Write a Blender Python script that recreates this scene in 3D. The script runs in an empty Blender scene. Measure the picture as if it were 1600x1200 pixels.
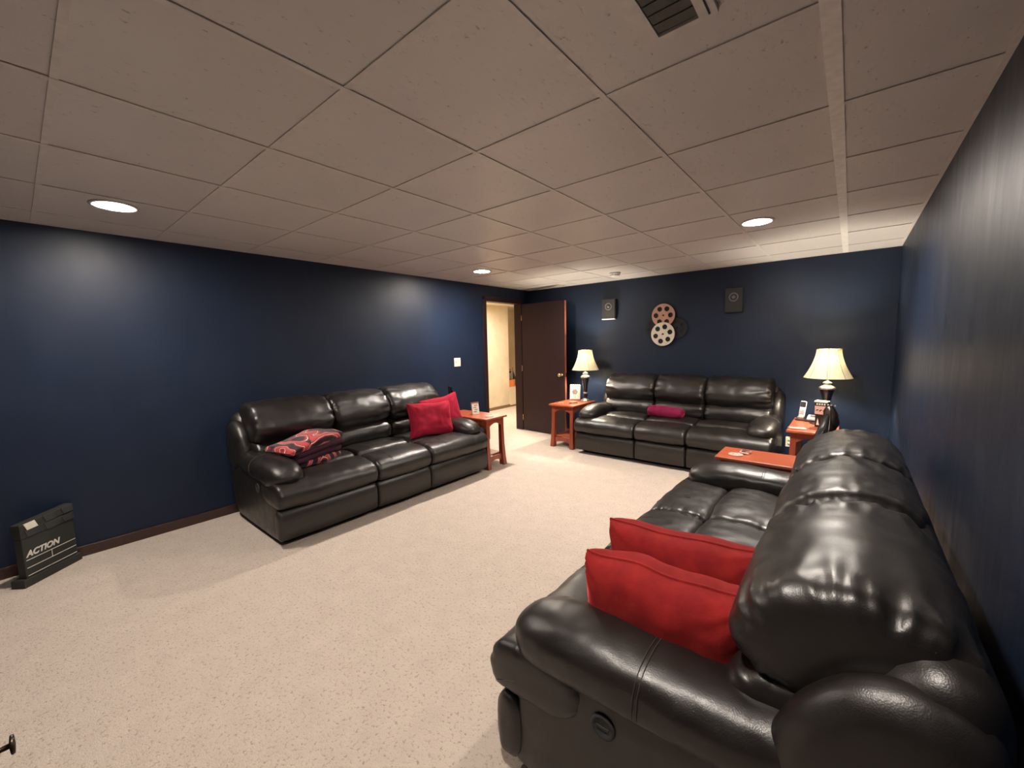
import bpy, bmesh, math, random
from mathutils import Vector, Matrix, noise
PI = math.pi
random.seed(7)
S = bpy.context.scene
C = S.collection

# ------------------------------------------------------------ camera, world, light levels
XL, XR, YB, YF, H = -4.09, 0.335, 5.418, -1.5, 2.2533
CAMZ = 1.4265
YAW, PITCH, ROLL, FPX = math.radians(39.556), math.radians(-5.794), math.radians(-1.256), 639.66
cy, sy, cp, sp = math.cos(YAW), math.sin(YAW), math.cos(PITCH), math.sin(PITCH)
fw = Vector((-sy*cp, cy*cp, sp)); rt = Vector((cy, sy, 0)); up = rt.cross(fw)
r2 = rt*math.cos(ROLL) + up*math.sin(ROLL); u2 = -rt*math.sin(ROLL) + up*math.cos(ROLL)
cd = bpy.data.cameras.new('camera'); cd.sensor_width = 36; cd.lens = FPX/1600*36; cd.clip_start = 0.02
cam = bpy.data.objects.new('camera', cd); C.objects.link(cam); S.camera = cam
m = Matrix((r2, u2, -fw)).transposed().to_4x4(); m.translation = (0, 0, CAMZ); cam.matrix_world = m

w = bpy.data.worlds.new('world'); S.world = w; w.use_nodes = True
w.node_tree.nodes['Background'].inputs[0].default_value = (0.5, 0.45, 0.4, 1)
w.node_tree.nodes['Background'].inputs[1].default_value = 0.02
S.view_settings.view_transform = 'Standard'; S.view_settings.look = 'None'
S.view_settings.gamma = 1; S.view_settings.use_curve_mapping = False
S.view_settings.exposure = 0.0
CAN_STRENGTH = 2050.0
NEAR_CAN = 0.55
LAMP_STRENGTH = 1900.0
HALL_POWER = 75.0
WARM = (1.0, 0.90, 0.80)
hl = bpy.data.lights.new('hall_light', 'AREA'); hl.shape = 'DISK'; hl.size = 0.35; hl.energy = HALL_POWER; hl.color = (1, .87, .70)
ho = bpy.data.objects.new('hall_light', hl); C.objects.link(ho); ho.location = (-5.0, 5.6, 2.15)

# ------------------------------------------------------------ materials
def nt(name):
    ma = bpy.data.materials.new(name); ma.use_nodes = True
    return ma, ma.node_tree, ma.node_tree.nodes['Principled BSDF']
def setp(b, **k):
    for a, v in k.items():
        a = {'base': 'Base Color', 'rough': 'Roughness', 'metal': 'Metallic', 'coat': 'Coat Weight', 'coatr': 'Coat Roughness',
             'spec': 'Specular IOR Level', 'sheen': 'Sheen Weight', 'emit': 'Emission Color', 'es': 'Emission Strength', 'trans': 'Transmission Weight'}[a]
        if isinstance(v, tuple) and len(v) == 3: v = (*v, 1)
        b.inputs[a].default_value = v
def node(t, kind, **k):
    n = t.nodes.new(kind)
    for a, v in k.items(): setattr(n, a, v)
    return n
def coords(t, scale=(1, 1, 1), kind='Object'):
    tc = node(t, 'ShaderNodeTexCoord'); mp = node(t, 'ShaderNodeMapping'); mp.inputs['Scale'].default_value = scale
    t.links.new(tc.outputs[kind], mp.inputs[0]); return mp.outputs[0]
def tnoise(t, vec, scale, detail=3, rough=.5):
    n = node(t, 'ShaderNodeTexNoise'); n.inputs['Scale'].default_value = scale; n.inputs['Detail'].default_value = detail
    n.inputs['Roughness'].default_value = rough; t.links.new(vec, n.inputs['Vector']); return n.outputs[0]
def ramp(t, fac, stops):
    r = node(t, 'ShaderNodeValToRGB'); e = r.color_ramp.elements
    while len(e) < len(stops): e.new(.5)
    for i, (p, c) in enumerate(stops): e[i].position = p; e[i].color = (*c, 1) if len(c) == 3 else c
    t.links.new(fac, r.inputs[0]); return r.outputs[0]
def bump(t, b, h, strength, dist=.01, prev=None):
    n = node(t, 'ShaderNodeBump'); n.inputs['Strength'].default_value = strength; n.inputs['Distance'].default_value = dist
    t.links.new(h, n.inputs['Height'])
    if prev is not None: t.links.new(prev, n.inputs['Normal'])
    t.links.new(n.outputs[0], b.inputs['Normal']); return n.outputs[0]
def g(v): return (v, v, v)
def simple(name, base, rough=.5, metal=0, grain=0, gs=200, **k):
    ma, t, b = nt(name); setp(b, base=base, rough=rough, metal=metal, **k)
    v = coords(t)
    n = tnoise(t, v, gs if grain else 30, 2)
    lo = tuple(c*.92 for c in base); hi = tuple(min(1, c*1.07) for c in base)
    t.links.new(ramp(t, n, [(.3, lo), (.7, hi)]), b.inputs['Base Color'])
    if grain: bump(t, b, n, grain, .002)
    return ma

# navy eggshell paint
def wallpaint(name, base, ra=.36, rb=.5):
    ma, t, b = nt(name); v = coords(t)
    n = tnoise(t, v, 3.0, 4); t.links.new(ramp(t, n, [(.3, tuple(c*.9 for c in base)), (.7, tuple(c*1.1 for c in base))]), b.inputs['Base Color'])
    v2 = coords(t, (3, 3, .6)); n2 = tnoise(t, v2, 3.5, 5, .6)
    mr = node(t, 'ShaderNodeMapRange'); mr.inputs[1].default_value = .3; mr.inputs[2].default_value = .7
    mr.inputs[3].default_value = ra; mr.inputs[4].default_value = rb
    t.links.new(n2, mr.inputs[0]); t.links.new(mr.outputs[0], b.inputs['Roughness'])
    p = bump(t, b, tnoise(t, v, 260, 2), .12, .003)
    bump(t, b, n2, .05, .02, p); setp(b, spec=.34)
    return ma
M_wall = wallpaint('navy_paint', (.0064, .0138, .034), .40, .52)
M_hallwall = wallpaint('cream_paint', (.72, .62, .47), .6, .7)

def carpet():
    ma, t, b = nt('beige_carpet'); setp(b, rough=.95, spec=.1, sheen=.15); v = coords(t)
    n1 = tnoise(t, v, 9, 6, .65); n2 = tnoise(t, v, 70, 4, .7); n3 = tnoise(t, v, 190, 2)
    c1 = ramp(t, n1, [(.3, (.54, .455, .385)), (.7, (.61, .52, .445))])
    c2 = ramp(t, n2, [(.33, (.35, .30, .27)), (.45, (1, 1, 1)), (.7, (1.0, 1.0, 1.0))])
    mx = node(t, 'ShaderNodeMix', data_type='RGBA', blend_type='MULTIPLY'); mx.inputs[0].default_value = .7
    t.links.new(c1, mx.inputs[6]); t.links.new(c2, mx.inputs[7]); t.links.new(mx.outputs[2], b.inputs['Base Color'])
    p = bump(t, b, n2, .55, .012); bump(t, b, n3, .5, .006, p)
    return ma
M_carpet = carpet()

def tilemat():
    ma, t, b = nt('ceiling_tile_paint'); v = coords(t)
    n1 = tnoise(t, v, 1.3, 2)
    n2 = tnoise(t, coords(t, (1, .45, 1)), 60, 3, .6); n3 = tnoise(t, v, 130, 3)
    c1 = ramp(t, n1, [(.3, (.64, .61, .60)), (.7, (.70, .67, .66))])
    c2 = ramp(t, n2, [(.27, (.45, .43, .40)), (.335, (1, 1, 1))])
    mx = node(t, 'ShaderNodeMix', data_type='RGBA', blend_type='MULTIPLY'); mx.inputs[0].default_value = .8
    t.links.new(c1, mx.inputs[6]); t.links.new(c2, mx.inputs[7]); t.links.new(mx.outputs[2], b.inputs['Base Color'])
    setp(b, rough=.40, spec=.5)
    p = bump(t, b, ramp(t, n2, [(.28, g(0)), (.42, g(1))]), .35, .003); bump(t, b, n3, .12, .003, p)
    return ma
M_tile = tilemat()
M_tee = simple('tee_paint', (.69, .655, .635), .4)
M_maintee = simple('main_tee_paint', (.88, .85, .82), .4)

def leather():
    ma, t, b = nt('espresso_leather'); v = coords(t)
    n1 = tnoise(t, v, 5, 4); t.links.new(ramp(t, n1, [(.3, (.009, .007, .0062)), (.7, (.0155, .0125, .011))]), b.inputs['Base Color'])
    n2 = tnoise(t, v, 14, 4)
    mr = node(t, 'ShaderNodeMapRange'); mr.inputs[1].default_value = .3; mr.inputs[2].default_value = .7
    mr.inputs[3].default_value = .33; mr.inputs[4].default_value = .46
    t.links.new(n2, mr.inputs[0]); t.links.new(mr.outputs[0], b.inputs['Roughness'])
    setp(b, spec=.6)
    vo = node(t, 'ShaderNodeTexVoronoi'); vo.inputs['Scale'].default_value = 330; t.links.new(v, vo.inputs['Vector'])
    p = bump(t, b, vo.outputs[0], .14, .0015)
    p = bump(t, b, tnoise(t, v, 38, 3, .6), .10, .006, p)
    return ma
M_leather = leather()
M_thread = simple('brown_thread', (.05, .038, .03), .6)
M_base = simple('black_fabric', (.006, .006, .006), .9)

def wood(name, lo, hi, rough=.32, sc=(3, 30, 30), coat=.3):
    ma, t, b = nt(name); v = coords(t, sc)
    n = tnoise(t, v, 1.6, 5, .6); t.links.new(ramp(t, n, [(.3, lo), (.7, hi)]), b.inputs['Base Color'])
    setp(b, rough=rough, coat=coat, coatr=.25); bump(t, b, n, .06, .003); return ma
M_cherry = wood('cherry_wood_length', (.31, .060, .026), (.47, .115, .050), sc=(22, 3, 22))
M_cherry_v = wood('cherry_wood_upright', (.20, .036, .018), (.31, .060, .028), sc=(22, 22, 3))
M_mahog = wood('dark_mahogany', (.013, .0022, .0034), (.021, .0036, .005), rough=.55, sc=(14, 14, 1.6), coat=.0)
M_edgewood = wood('mahogany_edge', (.30, .085, .045), (.40, .13, .07), sc=(20, 20, 2))
M_brown = wood('brown_baseboard', (.025, .010, .008), (.05, .02, .014), rough=.35, sc=(8, 8, 40))
M_tanbase = wood('tan_baseboard', (.16, .09, .04), (.24, .14, .07), sc=(8, 8, 40))

def velvet(name, lo, hi):
    ma, t, b = nt(name); v = coords(t); setp(b, rough=.85, sheen=.6, spec=.15)
    b.inputs['Sheen Tint'].default_value = (1, .12, .12, 1); b.inputs['Sheen Roughness'].default_value = .4
    n = tnoise(t, v, 11, 5, .6); t.links.new(ramp(t, n, [(.32, lo), (.66, hi)]), b.inputs['Base Color'])
    p = bump(t, b, tnoise(t, v, 240, 2), .25, .002); bump(t, b, n, .15, .01, p); return ma
M_red = velvet('red_velvet', (.155, .007, .009), (.26, .014, .012))
M_crimson = velvet('crimson_velvet', (.25, .008, .025), (.36, .014, .038))
M_plum = velvet('plum_velvet', (.13, .006, .038), (.22, .012, .06))

def blanketmat():
    ma, t, b = nt('patterned_fleece'); v = coords(t); setp(b, rough=.95, sheen=.3, spec=.1)
    wv = node(t, 'ShaderNodeTexWave', wave_type='RINGS'); wv.inputs['Scale'].default_value = 3.4; wv.inputs['Distortion'].default_value = 7.5
    wv.inputs['Detail'].default_value = 1.5; wv.inputs['Detail Scale'].default_value = 1.3; t.links.new(v, wv.inputs['Vector'])
    r = ramp(t, wv.outputs[0], [(0, (.016, .005, .014)), (.40, (.030, .006, .018)), (.50, (.20, .010, .022)), (.66, (.40, .03, .045)), (.82, (.80, .62, .42)), (.88, (.03, .008, .014)), (.93, (.45, .05, .06))])
    r.node.color_ramp.interpolation = 'CONSTANT'
    t.links.new(r, b.inputs['Base Color']); bump(t, b, tnoise(t, v, 160, 3), .35, .004); return ma
M_fleece = blanketmat()
M_fringe = simple('dark_fleece', (.045, .007, .022), .95)

def emitmat(name, col, strength):
    ma, t, b = nt(name); setp(b, base=(.9, .9, .85), emit=col, es=strength); return ma
M_canbulb = emitmat('can_bulb_glow', WARM, CAN_STRENGTH)
M_canbulb_near = emitmat('can_bulb_glow_dim', WARM, CAN_STRENGTH*NEAR_CAN)
M_lampbulb = emitmat('lamp_bulb_glow', (1, .88, .70), LAMP_STRENGTH)
def shademat():
    ma = bpy.data.materials.new('ivory_lampshade'); ma.use_nodes = True; t = ma.node_tree; t.nodes.remove(t.nodes['Principled BSDF'])
    out = t.nodes['Material Output']; d = node(t, 'ShaderNodeBsdfDiffuse'); tr = node(t, 'ShaderNodeBsdfTranslucent'); mx = node(t, 'ShaderNodeMixShader')
    d.inputs[0].default_value = (.85, .78, .58, 1); tr.inputs[0].default_value = (.78, .60, .27, 1); mx.inputs[0].default_value = .016
    n = tnoise(t, coords(t, (60, 60, 300)), 1, 2); bm = node(t, 'ShaderNodeBump'); bm.inputs['Strength'].default_value = .1
    t.links.new(n, bm.inputs['Height']); t.links.new(bm.outputs[0], d.inputs['Normal'])
    t.links.new(d.outputs[0], mx.inputs[1]); t.links.new(tr.outputs[0], mx.inputs[2]); t.links.new(mx.outputs[0], out.inputs[0]); return ma
M_shade = shademat()
M_trimshade = simple('bronze_shade_trim', (.10, .075, .03), .6)
M_silver = simple('brushed_silver', (.72, .70, .62), .28, 1)
M_lampbody = simple('dark_glazed_ceramic', (.006, .009, .016), .18, coat=.5)
M_brass = simple('polished_brass', (.75, .55, .28), .22, 1)
M_ivory = simple('ivory_plastic', (.80, .74, .55), .4)
M_white = simple('white_plastic', (.78, .77, .74), .4)
M_black = simple('black_plastic', (.012, .012, .013), .4)
M_blackmat = simple('matte_black_board', (.02, .021, .018), .6)
M_grille = simple('charcoal_grille', (.028, .028, .030), .75, grain=.4, gs=500)
M_ring = simple('grey_ring', (.13, .13, .14), .5)
M_litedge = simple('lit_edge_paint', (.55, .55, .62), .4)  # pale colour standing in for lamplight on the speaker underside
M_copperreel = simple('copper_reel_metal', (.48, .27, .20), .45, .45)
M_creamreel = simple('cream_reel_metal', (.70, .64, .52), .45, .25)
M_darkreel = simple('dark_reel_metal', (.020, .021, .024), .5, .5)
M_canmetal = simple('can_trim_white', (.55, .53, .5), .45)
M_canin = simple('can_inner_metal', (.30, .28, .25), .35, .3)
M_orange = simple('orange_plastic', (.75, .22, .05), .5)
M_greyp = simple('grey_plastic', (.25, .22, .19), .6)
M_cardw = simple('cream_card', (.72, .68, .56), .5)
M_chalk = simple('white_lettering', (.62, .60, .54), .7)
M_chalkdim = simple('grey_lettering', (.16, .155, .14), .7)
M_pink = simple('pink_printed_card', (.62, .36, .29), .6)
M_bronze = simple('dark_bronze', (.05, .036, .026), .35, .8)
M_darkbrown = simple('dark_brown_leather', (.016, .009, .007), .3)
M_slot = simple('shadow_slot', (.03, .03, .028), .7)
M_ventgrey = simple('vent_grey', (.085, .08, .07), .6)

# ------------------------------------------------------------ object helpers
def link(name, me, mat=None, parent=None, smooth=False, loc=None):
    o = bpy.data.objects.new(name, me)
    C.objects.link(o)
    if mat is not None and len(me.materials) == 0: me.materials.append(mat)
    if smooth:
        for p in me.polygons: p.use_smooth = True
    if parent is not None: o.parent = parent
    if loc: o.location = loc
    return o
def tag(o, label=None, cat=None, group=None, kind=None):
    if label: o['label'] = label
    if cat: o['category'] = cat
    if group: o['group'] = group
    if kind: o['kind'] = kind
    return o
def thing(name, label, cat, loc=(0, 0, 0), rz=0, group=None):
    o = bpy.data.objects.new(name, None); C.objects.link(o); o.location = loc; o.rotation_euler = (0, 0, rz); o.empty_display_size = .1
    return tag(o, label, cat, group)
def mesh(vs, fs, name='m'):
    me = bpy.data.meshes.new(name); me.from_pydata([tuple(v) for v in vs], [], fs); me.validate(); me.update(); return me
def bm_to(bm):
    bmesh.ops.recalc_face_normals(bm, faces=bm.faces); me = bpy.data.meshes.new('m'); bm.to_mesh(me); bm.free(); return me
def add_box(bm, x0, x1, y0, y1, z0, z1):
    r = bmesh.ops.create_cube(bm, size=1.0)['verts']
    for v in r: v.co = ((x0+x1)/2+v.co.x*(x1-x0), (y0+y1)/2+v.co.y*(y1-y0), (z0+z1)/2+v.co.z*(z1-z0))
    return r
def box(name, b, mat, parent=None, bev=0, seg=2, smooth=False):
    bm = bmesh.new(); add_box(bm, *b)
    if bev: bmesh.ops.bevel(bm, geom=bm.edges[:], offset=bev, segments=seg, affect='EDGES', profile=.5)
    return link(name, bm_to(bm), mat, parent, smooth)
def boxes(name, bl, mat, parent=None):
    bm = bmesh.new()
    for b in bl: add_box(bm, *b)
    return link(name, bm_to(bm), mat, parent)
def lathe_me(prof, n=32, cap=True, closed=False):
    vs, fs = [], []
    for (r, z) in prof:
        for i in range(n):
            a = 2*PI*i/n; vs.append((r*math.cos(a), r*math.sin(a), z))
    k = len(prof)
    for j in range(k-1 if not closed else k):
        for i in range(n):
            a = j*n+i; b = j*n+(i+1) % n; c = ((j+1) % k)*n+(i+1) % n; d = ((j+1) % k)*n+i
            fs.append((a, b, c, d))
    if cap and not closed:
        fs.append(tuple(range(n))[::-1]); fs.append(tuple((k-1)*n+i for i in range(n)))
    me = mesh(vs, fs); bm = bmesh.new(); bm.from_mesh(me); bmesh.ops.recalc_face_normals(bm, faces=bm.faces); bm.to_mesh(me); bm.free(); return me
def lathe(name, prof, mat, parent=None, n=32, cap=True, closed=False, smooth=True, loc=None):
    return link(name, lathe_me(prof, n, cap, closed), mat, parent, smooth, loc)
def tube_me(pts, r, n=6, closed=False):
    pts = [Vector(p) for p in pts]; vs, fs = [], []; k = len(pts)
    ref = None
    for i, p in enumerate(pts):
        a = pts[(i-1) % k] if (closed or i > 0) else p; b = pts[(i+1) % k] if (closed or i < k-1) else p
        t = (b-a).normalized()
        if ref is None: ref = t.orthogonal().normalized()
        ref = (ref - t*ref.dot(t)).normalized(); q = t.cross(ref)
        rr = r[i] if isinstance(r, (list, tuple)) else r
        for j in range(n):
            an = 2*PI*j/n; vs.append(p+ref*math.cos(an)*rr+q*math.sin(an)*rr)
    for i in range(k if closed else k-1):
        for j in range(n):
            fs.append((i*n+j, i*n+(j+1) % n, ((i+1) % k)*n+(j+1) % n, ((i+1) % k)*n+j))
    if not closed:
        fs.append(tuple(range(n))[::-1]); fs.append(tuple((k-1)*n+j for j in range(n)))
    return mesh(vs, fs)
def tube(name, pts, r, mat, parent=None, n=6, closed=False):
    return link(name, tube_me(pts, r, n, closed), mat, parent, True)
def prism_me(poly, a0, a1, axis='x', bev=0):
    # polygon in the two other axes, extruded from a0 to a1
    def P(a, p): return {'x': (a, p[0], p[1]), 'y': (p[0], a, p[1]), 'z': (p[0], p[1], a)}[axis]
    n = len(poly); vs = [P(a0, p) for p in poly]+[P(a1, p) for p in poly]
    fs = [tuple(range(n))[::-1], tuple(range(n, 2*n))]+[(i, (i+1) % n, n+(i+1) % n, n+i) for i in range(n)]
    bm = bmesh.new(); me = mesh(vs, fs); bm.from_mesh(me)
    bmesh.ops.recalc_face_normals(bm, faces=bm.faces)
    if bev: bmesh.ops.bevel(bm, geom=bm.edges[:], offset=bev, segments=2, affect='EDGES')
    return bm_to(bm)
def prism(name, poly, a0, a1, mat, parent=None, axis='x', bev=0, smooth=False):
    return link(name, prism_me(poly, a0, a1, axis, bev), mat, parent, smooth)
def circ(cx, cyy, r, n=24, ph=0): return [(cx+r*math.cos(2*PI*i/n+ph), cyy+r*math.sin(2*PI*i/n+ph)) for i in range(n)]
def flat_curve(splines, ext):
    cu = bpy.data.curves.new('c', 'CURVE'); cu.dimensions = '2D'; cu.fill_mode = 'BOTH'; cu.extrude = ext
    for s in splines:
        sp_ = cu.splines.new('POLY'); sp_.points.add(len(s)-1); sp_.use_cyclic_u = True
        for i, p in enumerate(s): sp_.points[i].co = (p[0], p[1], 0, 1)
    o = bpy.data.objects.new('c', cu); me = bpy.data.meshes.new_from_object(o); bpy.data.objects.remove(o); me.materials.clear(); return me
def text_me(body, size, ext=.001, shear=0, ax='CENTER', bold=0):
    cu = bpy.data.curves.new('t', 'FONT'); cu.body = body; cu.size = size; cu.extrude = ext; cu.shear = shear; cu.align_x = ax; cu.offset = bold
    o = bpy.data.objects.new('t', cu); me = bpy.data.meshes.new_from_object(o); bpy.data.objects.remove(o); me.materials.clear(); return me

# ------------------------------------------------------------ setting
fl = box('floor', (-8.0, XR+.15, YF-.15, 9.0, -.1, 0), M_carpet); tag(fl, 'beige mottled carpet', kind='structure')
DY0, DY1, DZ = 4.40, 5.20, 2.03
wl_ = boxes('wall_left', [(XL-.12, XL, YF, DY0-.03, 0, H+.2), (XL-.12, XL, DY1+.03, YB, 0, H+.2), (XL-.12, XL, DY0-.03, DY1+.03, DZ+.03, H+.2)], M_wall); tag(wl_, 'navy wall with the doorway', kind='structure')
o = box('wall_back', (XL-.12, XR+.12, YB, YB+.12, 0, H+.2), M_wall); tag(o, 'navy wall with lamps and film reels', kind='structure')
o = box('wall_right', (XR, XR+.12, YF-.12, YB, 0, H+.2), M_wall); tag(o, 'navy wall behind the nearest sofa', kind='structure')
o = box('wall_front', (XL-.12, XR, YF-.12, YF, 0, H+.2), M_wall); tag(o, 'navy wall behind the camera', kind='structure')
# hall beyond the door
HZ = 2.2
o = box('wall_hall', (-5.92, -5.8, 2.9, 6.93, 0, HZ), M_hallwall); tag(o, 'cream hall wall seen through the doorway', kind='structure')
o = box('wall_hall_recess', (-6.72, -6.6, 6.93, 8.8, 0, HZ), M_hallwall); tag(o, 'cream wall at the back of the hall recess', kind='structure')
o = box('wall_hall_end', (-6.72, -4.2, 8.8, 8.92, 0, HZ), M_hallwall); tag(o, kind='structure')
o = box('wall_hall_near', (-5.92, -4.2, 2.78, 2.9, 0, HZ), M_hallwall); tag(o, kind='structure')
o = box('wall_hall_side', (-4.22, -4.211, 2.9, DY0-.04, 0, HZ), M_hallwall); tag(o, kind='structure')
o = box('wall_hall_beyond', (-4.33, -4.22, DY1+.36, 8.8, 0, HZ), M_hallwall); tag(o, kind='structure')
o = box('ceiling_hall', (-6.72, -4.21, 2.78, 8.92, HZ, HZ+.08), M_hallwall); tag(o, kind='structure')
o = box('baseboard_hall', (-5.8, -5.785, 2.9, 6.93, 0, .06), M_tanbase, bev=.003); tag(o, kind='structure')
# baseboards
o = box('baseboard_left', (XL, XL+.014, YF, DY0-.06, 0, .075), M_brown, bev=.004); tag(o, 'dark brown baseboard', kind='structure')
o = box('baseboard_back', (XL+.02, XR-.016, YB-.014, YB, 0, .075), M_brown, bev=.004); tag(o, kind='structure')
o = box('baseboard_right', (XR-.014, XR, YF, YB-.016, 0, .075), M_brown, bev=.004); tag(o, kind='structure')
# door casing
tr = box('trim_1', (XL-.13, XL+.012, DY0-.032, DY0, 0, DZ), M_mahog, bev=.003); tag(tr, 'dark mahogany door casing', kind='structure')
box('jamb', (XL-.13, XL+.012, DY1, DY1+.035, 0, DZ), M_mahog, tr, bev=.003)
box('head_jamb', (XL-.13, XL+.012, DY0-.032, DY1+.035, DZ, DZ+.03), M_mahog, tr, bev=.003)
box('casing', (XL, XL+.014, DY0-.075, DY0-.028, 0, DZ+.06), M_mahog, tr, bev=.004)
box('casing', (XL, XL+.014, DY1+.03, DY1+.085, 0, DZ+.06), M_mahog, tr, bev=.004)
box('casing', (XL, XL+.014, DY0-.075, DY1+.085, DZ+.02, DZ+.07), M_mahog, tr, bev=.004)
# door leaf, opened against the back wall
d = thing('door_1', 'dark mahogany flush door standing open', None, (XL+.03, DY1-.004, .012), -math.radians(4.0)); tag(d, kind='structure')
DW = .835
box('door_panel', (0, DW, 0, .036, 0, DZ-.02), M_mahog, d, bev=.002)
box('door_edge', (DW, DW+.004, .001, .035, 0.002, DZ-.024), M_edgewood, d)
hz = .92
kn = [(0.0, 0), (.028, 0), (.030, .004), (.012, .009), (.011, .03), (.020, .036), (.027, .046), (.027, .056), (.020, .064), (0.0005, .067)]
for sgn in (-1, 1):
    k = lathe('door_handle', kn, M_brass, d, 20, cap=False); k.location = (DW-.065, 0 if sgn < 0 else .036, hz); k.rotation_euler = (sgn*-PI/2, 0, 0) if sgn > 0 else (PI/2, 0, 0)
box('latch_plate', (DW+.004, DW+.0055, .006, .030, hz-.03, hz+.03), M_brass, d)
for z in (.2, 1.0, 1.8): tube('hinge', [(-.006, -.004, z-.045), (-.006, -.004, z+.045)], .006, M_brass, d)

# ceiling: plenum slab, tees, tiles
ce = box('ceiling', (XL-.12, XR+.12, YF-.12, YB+.12, H+.14, H+.2), M_tee); tag(ce, 'suspended ceiling of beige fissured tiles', kind='structure')
TX = [-.0795-.613*i for i in range(0, 7)][::-1]; TY = [1.369+.607*i for i in range(-4, 7)]
def tee(name, b):
    return box(name, b, M_tee, ce)
for x in TX:
    hw = .022 if abs(x+.0795) < .01 else .011
    box('tee_bar', (x-hw, x+hw, YF, YB, H, H+.003), M_maintee if hw > .02 else M_tee, ce)
    tee('tee_web', (x-.002, x+.002, YF, YB, H+.003, H+.028))
xs = [XL]+TX+[XR]; ys = [YF]+TY+[YB]
for y in TY:
    for i in range(len(xs)-1):
        a = xs[i]+(.012 if i > 0 else 0); b = xs[i+1]-(.012 if i < len(xs)-2 else 0)
        tee('cross_tee', (a, b, y-.010, y+.010, H+.0005, H+.0035))
for b in ((XL, XL+.018, YF, YB, H-.0005, H+.003), (XR-.018, XR, YF, YB, H-.0005, H+.003), (XL+.018, XR-.018, YB-.018, YB, H-.0005, H+.003)):
    tee('wall_angle', b)
CANS = [(-3.30, .447), (-.562, 3.503), (-3.337, 3.537), (-.60, .447)]
CR = .098
cache = {}
def tile(x0, x1, y0, y1, hole=None, dz=0):
    cx, cyy = (x0+x1)/2, (y0+y1)/2; wx, wy = (x1-x0)/2, (y1-y0)/2
    key = (round(wx, 3), round(wy, 3)) if hole is None else None
    z0, z1 = .0045, .020
    if key in cache and key: me = cache[key]
    elif hole is None:
        bm = bmesh.new(); add_box(bm, -wx, wx, -wy, wy, z0, z1)
        me = bm_to(bm); me.materials.append(M_tile); cache[key] = me
    else:
        n = 32; hx, hy = hole[0]-cx, hole[1]-cyy; out = []; inn = []
        for i in range(n):
            a = 2*PI*(i+.5)/n; ca, sa = math.cos(a), math.sin(a)
            inn.append((hx+CR*ca, hy+CR*sa))
            t = min(((wx*(1 if ca > 0 else -1))-hx)/ca if abs(ca) > 1e-6 else 9, ((wy*(1 if sa > 0 else -1))-hy)/sa if abs(sa) > 1e-6 else 9)
            out.append((hx+t*ca, hy+t*sa))
        corners = [(wx, wy), (-wx, wy), (-wx, -wy), (wx, -wy)]
        vs = [(*p, z0) for p in inn]+[(*p, z0) for p in out]+[(*p, z1) for p in inn]+[(*p, z1) for p in out]
        fs = []
        cv = []
        for c in corners: cv.append(len(vs)); vs.append((*c, z0)); vs.append((*c, z1))
        for i in range(n):
            j = (i+1) % n; fs.append((i, j, n+j, n+i)); fs.append((2*n+i, 3*n+i, 3*n+j, 2*n+j)); fs.append((i, 2*n+i, 2*n+j, j))
            # corner fill
            for ci, c in enumerate(corners):
                A, B = out[i], out[j]
                onx = lambda p: abs(abs(p[0])-wx) < 1e-5
                if onx(A) != onx(B) and abs(c[0]-(A[0] if onx(A) else B[0])) < 1e-4 and abs(c[1]-(B[1] if onx(A) else A[1])) < 1e-4:
                    fs.append((n+i, n+j, cv[ci])); fs.append((3*n+i, cv[ci]+1, 3*n+j))
        me = mesh(vs, fs); me.materials.append(M_tile)
    o = link('ceiling_tile', me, None, ce); o.location = (cx, cyy, H+dz); return o
for i in range(len(xs)-1):
    for j in range(len(ys)-1):
        x0, x1, y0, y1 = xs[i]+.004, xs[i+1]-.004, ys[j]+.004, ys[j+1]-.004
        hole = [c for c in CANS if x0 < c[0] < x1 and y0 < c[1] < y1]
        tile(x0, x1, y0, y1, hole[0] if hole else None, random.uniform(0, .001))

# recessed can lights
canlab = ['round recessed ceiling light at the left edge above the clapperboard', 'round recessed ceiling light nearest the right wall, above the small side table', 'round recessed ceiling light above the left sofa end near the doorway', 'round recessed ceiling light overhead, out of frame by the camera']
for i, (x, y) in enumerate(CANS):
    c = thing('ceiling_light', canlab[i], 'ceiling light', (x, y, H), group='recessed ceiling lights')
    lathe('trim_ring', [(CR-.012, .004), (CR-.010, -.003), (CR, -.004), (CR+.010, -.001), (CR+.011, .0045), (CR-.004, .006)], M_canmetal, c, 40, closed=True)
    lathe('can_housing', [(CR-.006, .004), (CR-.012, .05), (CR-.026, .11), (.0005, .115)], M_canin, c, 32, cap=False)
    lathe('bulb', [(.030, .11), (.052, .075), (.056, .045), (.050, .022), (.034, .010), (.018, -.003), (.0008, -.007)], M_canbulb if i in (1, 2) else M_canbulb_near, c, 16, cap=False)

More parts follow.
